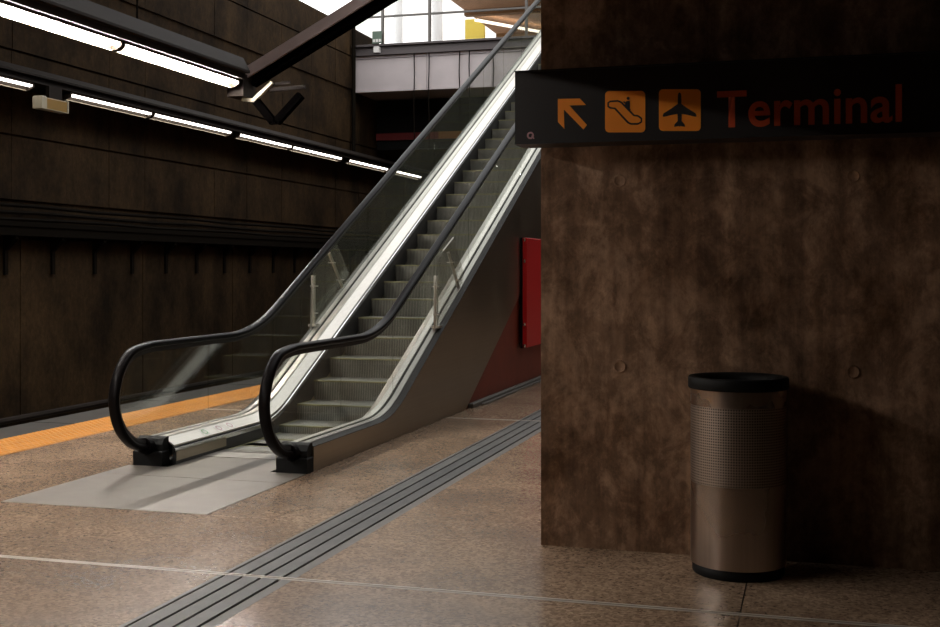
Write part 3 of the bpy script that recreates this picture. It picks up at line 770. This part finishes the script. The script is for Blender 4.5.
bar('v_cap', (-7.02, 14.66, 3.47), (-6.90, 14.66, 3.47), 0.10, 0.03, 'strut_dark', st)

# ------------------------------------------------------------------ sign
sg = thing('terminal_sign', 'black overhead sign reading Terminal with orange arrow and pictograms', 'sign', (0, 6.0, 2.147))
SGX0 = -1.485
MB().cham((SGX0, 0.0, 0.0), (1.60, 0.20, 0.383), 0.004).build('sign_box', 'sign_black', sg)
for x in (-1.0, 1.2): MB().box((x-0.05, 0.201, 0.08), (x+0.05, 0.303, 0.30)).build('wall_bracket', 'sign_black', sg)
MB().box((SGX0, -0.006, 0.375), (1.60, 0.0, 0.383)).build('frame_edge', 'sign_black', sg)
MB().box((SGX0, -0.006, 0.0), (1.60, 0.0, 0.008)).build('frame_edge', 'sign_black', sg)
def sx(u): l = (u-470)/1187.0; return 6.0*(0.96093*l-0.27682)/(0.96093+0.27682*l)
def sz(u, v):
    l = (u-470)/1187.0; t = 6.0/(0.96093+0.27682*l); return 1.5 + (269-v)/1187.0*t - 2.147
def flat(name, poly, y, mt, par, th=0.002):
    return MB().add([(x, y, z) for x, z in poly] + [(x, y-th, z) for x, z in poly],
        [tuple(range(len(poly))), tuple(range(2*len(poly)-1, len(poly)-1, -1))] + [(i,(i+1)%len(poly),len(poly)+(i+1)%len(poly),len(poly)+i) for i in range(len(poly))]).build(name, mt, par)
def P(pts): return [(sx(u), sz(u, v)) for u, v in pts]
flat('arrow', P([(558, 99), (580, 98.6), (586, 105), (569.5, 105.5), (587, 125), (583.5, 129.5), (564, 109.5), (564.5, 129), (558, 122)]), -0.001, 'sign_orange', sg)
def rrect(u0, v0, u1, v1, r=4):
    pts = []
    for (cu, cv, a0) in ((u1-r, v0+r, -90), (u1-r, v1-r, 0), (u0+r, v1-r, 90), (u0+r, v0+r, 180)):
        for k in range(5):
            a = math.radians(a0 + 22.5*k); pts.append((cu + r*math.cos(a), cv + r*math.sin(a)))
    return pts
p1 = flat('escalator_pictogram', P(rrect(605.2, 91, 645.3, 132.4)), -0.001, 'sign_orange', sg)
p2_ = flat('airplane_pictogram', P(rrect(659, 89.2, 700.8, 131)), -0.001, 'sign_orange', sg)
# escalator outline (a closed band) and figure
outl = [(610.5, 101.5), (618, 101), (621.5, 102.5), (634, 115.5), (638, 116), (641.5, 118.5), (641.5, 122), (638, 124), (631, 124), (628, 122.5), (615, 108.5), (610.5, 108), (608.3, 106.5), (608.3, 103)]
oc = [(sx(u), sz(u, v)) for u, v in outl]; n = len(oc)
cx_ = sum(p[0] for p in oc)/n; cz_ = sum(p[1] for p in oc)/n
v = []; w = 0.0045
for k in range(n):
    a = Vector(oc[k-1]); b = Vector(oc[k]); c = Vector(oc[(k+1) % n])
    t = (c-a).normalized(); nr = Vector((-t[1], t[0]))
    for sgn in (-1, 1): v.append((b[0]+nr[0]*w*sgn, -0.0042, b[1]+nr[1]*w*sgn))
mesh_obj('escalator_outline', v, [(2*k, 2*((k+1)%n), 2*((k+1)%n)+1, 2*k+1) for k in range(n)], 'sign_black', p1)
flat('figure_body', P([(626.5, 101), (630, 101), (630, 109), (631, 110), (630, 110.5), (625, 105)]), -0.0034, 'sign_black', p1)
hd = [(628.3+1.6*math.cos(k*math.pi/5), 98.5+1.6*math.sin(k*math.pi/5)) for k in range(10)]
flat('figure_head', P(hd), -0.0034, 'sign_black', p1)
flat('figure_arm', P([(623, 102), (624.5, 101.2), (627, 104), (626.5, 105)]), -0.0034, 'sign_black', p1)
pc = 679.7
half = [(0, 92.5), (1.2, 93.5), (1.7, 96), (1.8, 104), (8, 108.5), (16, 113.5), (17, 116), (16, 117), (8, 115), (2.2, 114), (1.8, 121), (5, 124.5), (5.5, 127), (0.6, 126), (0, 127)]
pts = [(pc+a, b) for a, b in half] + [(pc-a, b) for a, b in reversed(half[1:-1])]
flat('airplane', P(pts), -0.0034, 'sign_black', p2_)
# letters
cu = bpy.data.curves.new('word', 'FONT'); cu.body = 'Terminal'; cu.size = 0.24; cu.space_character = 1.02; cu.offset = 0.004
to = bpy.data.objects.new('word', cu); COL.objects.link(to)
bpy.context.view_layer.update()
me = bpy.data.meshes.new_from_object(to.evaluated_get(bpy.context.evaluated_depsgraph_get()))
bpy.data.objects.remove(to)
xs = [q.co.x for q in me.vertices]; zs = [q.co.y for q in me.vertices]
x0, x1 = sx(717), sx(902); zb, zt = sz(728, 126.6), sz(728, 91)
capx = [q.co.y for q in me.vertices if q.co.x < min(xs) + 0.1]
kx = (x1-x0)/(max(xs)-min(xs)); kz = (zt-zb)/max(capx)
for q in me.vertices:
    q.co = Vector((x0 + (q.co.x-min(xs))*kx, -0.0015, zb + q.co.y*kz))
wo = bpy.data.objects.new('lettering', me); me.materials.clear(); me.materials.append(MATS['sign_red']); COL.objects.link(wo); wo.parent = sg
# small round emblem sticker low on the left
v = []; n = 16; c = (sx(530.5), sz(530.5, 135.5))
for r in (0.019, 0.010):
    v += [(c[0]+r*math.cos(2*math.pi*k/n), -0.0015, c[1]+r*math.sin(2*math.pi*k/n)) for k in range(n)]
em = mesh_obj('emblem_ring', v, [(k,(k+1)%n,n+(k+1)%n,n+k) for k in range(n)], 'sticker_pink', sg)
flat('emblem_tail', [(c[0]+0.004, c[1]-0.004), (c[0]+0.018, c[1]-0.02), (c[0]+0.021, c[1]-0.015), (c[0]+0.009, c[1]+0.001)], -0.001, 'sticker_pink', em)

# ------------------------------------------------------------------ litter bin
R = 0.232
bn = thing('litter_bin', 'cylindrical steel litter bin with black rim against the concrete pillar', 'bin', (-0.352, 6.03, 0))
MB().lathe([(0.0, 0.001), (R-0.012, 0.001), (R-0.008, 0.008), (R-0.008, 0.05), (R-0.02, 0.055), (0.0, 0.055)], 56).build('base_ring', 'black_box', bn, True)
MB().lathe([(R, 0.052), (R, 0.45)], 64).build('body_shell', 'bin_steel', bn, True)
n = 64; v = []; uvs = []
for z in (0.45, 0.83):
    for k in range(n+1):
        a = 2*math.pi*k/n; v.append((R*math.cos(a), R*math.sin(a), z))
f = [(k, k+1, n+1+k+1, n+1+k) for k in range(n)]
me = bpy.data.meshes.new('perforated_band'); me.from_pydata(v, [], f)
ul = me.uv_layers.new(name='UVMap')
for p in me.polygons:
    p.use_smooth = True
    for li in p.loop_indices:
        vi = me.loops[li].vertex_index; k = vi % (n+1); z = 0 if vi < n+1 else 1
        ul.data[li].uv = (k/n*116, z*29)
me.materials.append(MATS['bin_perforated'])
o = bpy.data.objects.new('perforated_band', me); COL.objects.link(o); o.parent = bn
MB().lathe([(R, 0.83), (R, 0.915)], 64).build('upper_shell', 'bin_steel', bn, True)
MB().lathe([(R-0.004, 0.911), (R+0.010, 0.911), (R+0.013, 0.917), (R+0.013, 0.960), (R+0.009, 0.968), (R-0.012, 0.970), (R-0.03, 0.96), (R-0.045, 0.945), (R-0.05, 0.90), (R-0.05, 0.5)], 64).build('rim', 'black_box', bn, True)
MB().lathe([(R-0.05, 0.5), (0.0, 0.5)], 40).build('liner', 'black_box', bn)
